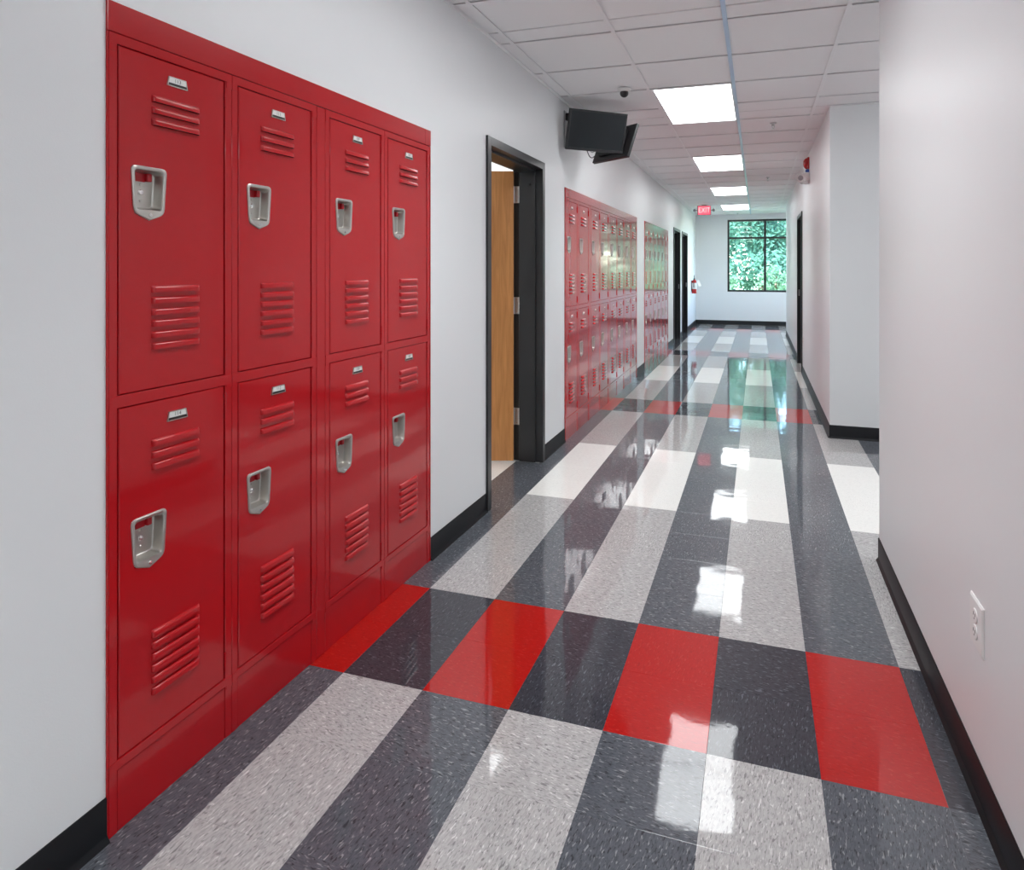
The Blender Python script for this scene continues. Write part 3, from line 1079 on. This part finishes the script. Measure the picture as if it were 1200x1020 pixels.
# ------------------------------------------------------------------ alarm and emergency light
al = thing('fire_alarm', 'red fire alarm strobe high on the right wall with a blue plate below', 'alarm', (XR2, 26.0, 8.54))
q = MB(); q.box(-0.07, 0, -0.2, 0.2, -0.22, 0.22, 'alarm_red', b=0.02); q.obj('back_box', al)
q = MB(); q.lathe([(0.21, 0.0), (0.205, 0.05), (0.17, 0.10), (0.10, 0.14), (0.0, 0.155)], 'alarm_red', M=T(-0.06, 0, 0) @ RY(-PI / 2), n=20); q.obj('horn_dome', al)
q = MB(); q.box(-0.19, -0.13, -0.07, 0.07, -0.05, 0.05, 'lens_clear', b=0.015); q.obj('strobe_lens', al)
q = MB(); q.box(-0.13, 0, -0.12, 0.12, -0.36, -0.235, 'alarm_blue', b=0.01); o = q.obj('blue_plate', al); o['label'] = 'blue plate'
el = thing('emergency_light', 'white emergency light with round lamp heads just below the red alarm', 'light', (XR2, 26.0, 7.99))
q = MB(); q.box(-0.20, 0, -0.42, 0.42, -0.18, 0.17, 'plastic_white', b=0.03); q.obj('housing', el)
for s in (-1, 1):
    q = MB()
    M = T(-0.28, s * 0.24, 0.0) @ RZ(-0.5 if s < 0 else 0.9) @ RX(PI / 2 + 0.25)
    q.lathe([(0.0, -0.10), (0.10, -0.09), (0.17, -0.0), (0.185, 0.09), (0.165, 0.10), (0.10, 0.076)], 'plastic_white', M=M, n=20)
    q.tube([(-0.15, s * 0.24, 0), (-0.28, s * 0.24, 0)], 0.05, 'plastic_white')
    q.lathe([(0.0, 0.09), (0.07, 0.088), (0.10, 0.083), (0.10, 0.07)], 'plastic_grey', M=M, n=16)
    q.obj('lamp_head', el)

# ------------------------------------------------------------------ wall outlets


def outlet(x, y_, z, label):
    t = thing('power_outlet', label, 'outlet', (x, y_, z), 0)
    q = MB()
    o_ = [(-0.17, 0.21), (0.17, 0.21), (0.17, -0.21), (-0.17, -0.21)]
    q.rings([[(0, a, c) for a, c in o_], [(-0.008, a, c) for a, c in o_], [(-0.02, a * 0.90, c * 0.92) for a, c in o_]], 'plastic_white', cap0=False)
    q.obj('cover_plate', t, smooth=False)
    for dz in (0.07, -0.07):
        q = MB()
        q.lathe([(0.062, 0.0), (0.062, 0.006), (0.056, 0.010), (0.0, 0.010)], 'plastic_white', M=T(-0.02, 0, dz) @ RY(-PI / 2), n=18)
        for s in (-1, 1):
            q.box(-0.0315, -0.0300, s * 0.022 - 0.004, s * 0.022 + 0.004, dz, dz + 0.028, 'ink')
        q.lathe([(0.009, 0.0), (0.009, 0.0005)], 'ink', M=T(-0.0305, 0, dz - 0.022) @ RY(-PI / 2), n=8)
        q.obj('socket', t)


outlet(XR, 6.355, 1.495, 'white double power outlet low on the near right wall')
outlet(XR2, 29.1, 1.5, 'small white power outlet beside the black door on the right wall')

# ------------------------------------------------------------------ outside
b = MB(); b.box(-120, 140, YE + 0.6, 260, -1.0, -0.6, 'grass')
b.obj('ground', kind='structure', label='sunlit grass outside the end window', smooth=False)


def tree(x, y_, hgt, rad, label, pale, n=4200, leaf=0.5, low=0.6):
    rnd = random.Random(int(x * 31 + y_ * 17))
    t = thing('tree', label, 'tree', (x, y_, -0.6), 0, 'trees outside the window')
    q = MB()
    q.rings([[(r * math.cos(k * PI / 4), r * math.sin(k * PI / 4), z) for k in range(8)] for r, z in ((0.7, 0), (0.5, 1.0), (0.42, hgt * 0.45), (0.15, hgt * 0.85))], 'bark')
    for a in range(3):
        an = a * 2.1 + rnd.random()
        z = hgt * (0.3 + 0.09 * a)
        q.tube([(0, 0, z), (0.35 * rad * math.cos(an), 0.35 * rad * math.sin(an), z + 0.12 * hgt), (0.7 * rad * math.cos(an), 0.7 * rad * math.sin(an), z + 0.2 * hgt)], 0.13, 'bark', n=6)
    q.obj('trunk', t)
    q = MB(); mt = 'leaf_pale' if pale else 'leaf'
    blobs = []
    for _ in range(34 if n > 1500 else 12):
        an, rr = rnd.random() * 2 * PI, rad * math.sqrt(rnd.random()) * 0.75
        blobs.append((rr * math.cos(an), rr * math.sin(an), low + (hgt - low) * (0.08 + 0.84 * rnd.random()), rad * rnd.uniform(0.30, 0.5)))
    for i in range(n):
        bx_, by_, bz_, br_ = blobs[i % len(blobs)]
        d = Vector((rnd.gauss(0, 1), rnd.gauss(0, 1), rnd.gauss(0, 1))).normalized() * br_ * (0.45 + 0.6 * rnd.random())
        c = Vector((bx_, by_, bz_)) + d
        u = Vector((rnd.gauss(0, 1), rnd.gauss(0, 1), rnd.gauss(0, 1))).normalized()
        v = u.orthogonal().normalized()
        sz = leaf * rnd.uniform(0.6, 1.3)
        q.add([c - u * sz, c + v * sz * 0.5, c + u * sz, c - v * sz * 0.5], [(0, 1, 2, 3)], mt)
    o = link('crown', q.mesh('crown', smooth=False), t); o['kind'] = 'stuff'


TREES = [(-8, 90, 'front tree outside, left of the window'), (6, 90, 'front tree outside, straight behind the window mullion'), (20, 90, 'front tree outside, hidden right of the corridor wall'),
         (-15, 106, 'middle tree outside, far left of the window'), (-1, 106, 'middle tree outside, behind the left panes'), (13, 106, 'middle tree outside, behind the right panes'), (27, 106, 'middle tree outside, far right of the window'),
         (-8, 122, 'rear tree outside, left of the window'), (6, 122, 'rear tree outside, behind the front tree at the mullion'), (20, 122, 'rear tree outside, right of the window')]
TREES = [(x, y_, 26 + (y_ - 90) * 0.28, 5.6, lb, 0) for x, y_, lb in TREES]
for x, y_, hg, rd, lb, pl in TREES:
    big = -2 < x < 14
    tree(x, y_, hg, rd, lb, pl, n=11000 if big else 4000, leaf=0.36 if big else 0.55)
for x, y_, lb in ((0.5, 80, 'low pale bush outside under the left panes'), (7.6, 78, 'low pale bush outside under the window mullion'), (14.6, 82, 'low pale bush outside under the right panes')):
    tree(x, y_, 5.0, 3.0, lb, 1, n=1200, leaf=0.28, low=0.6)
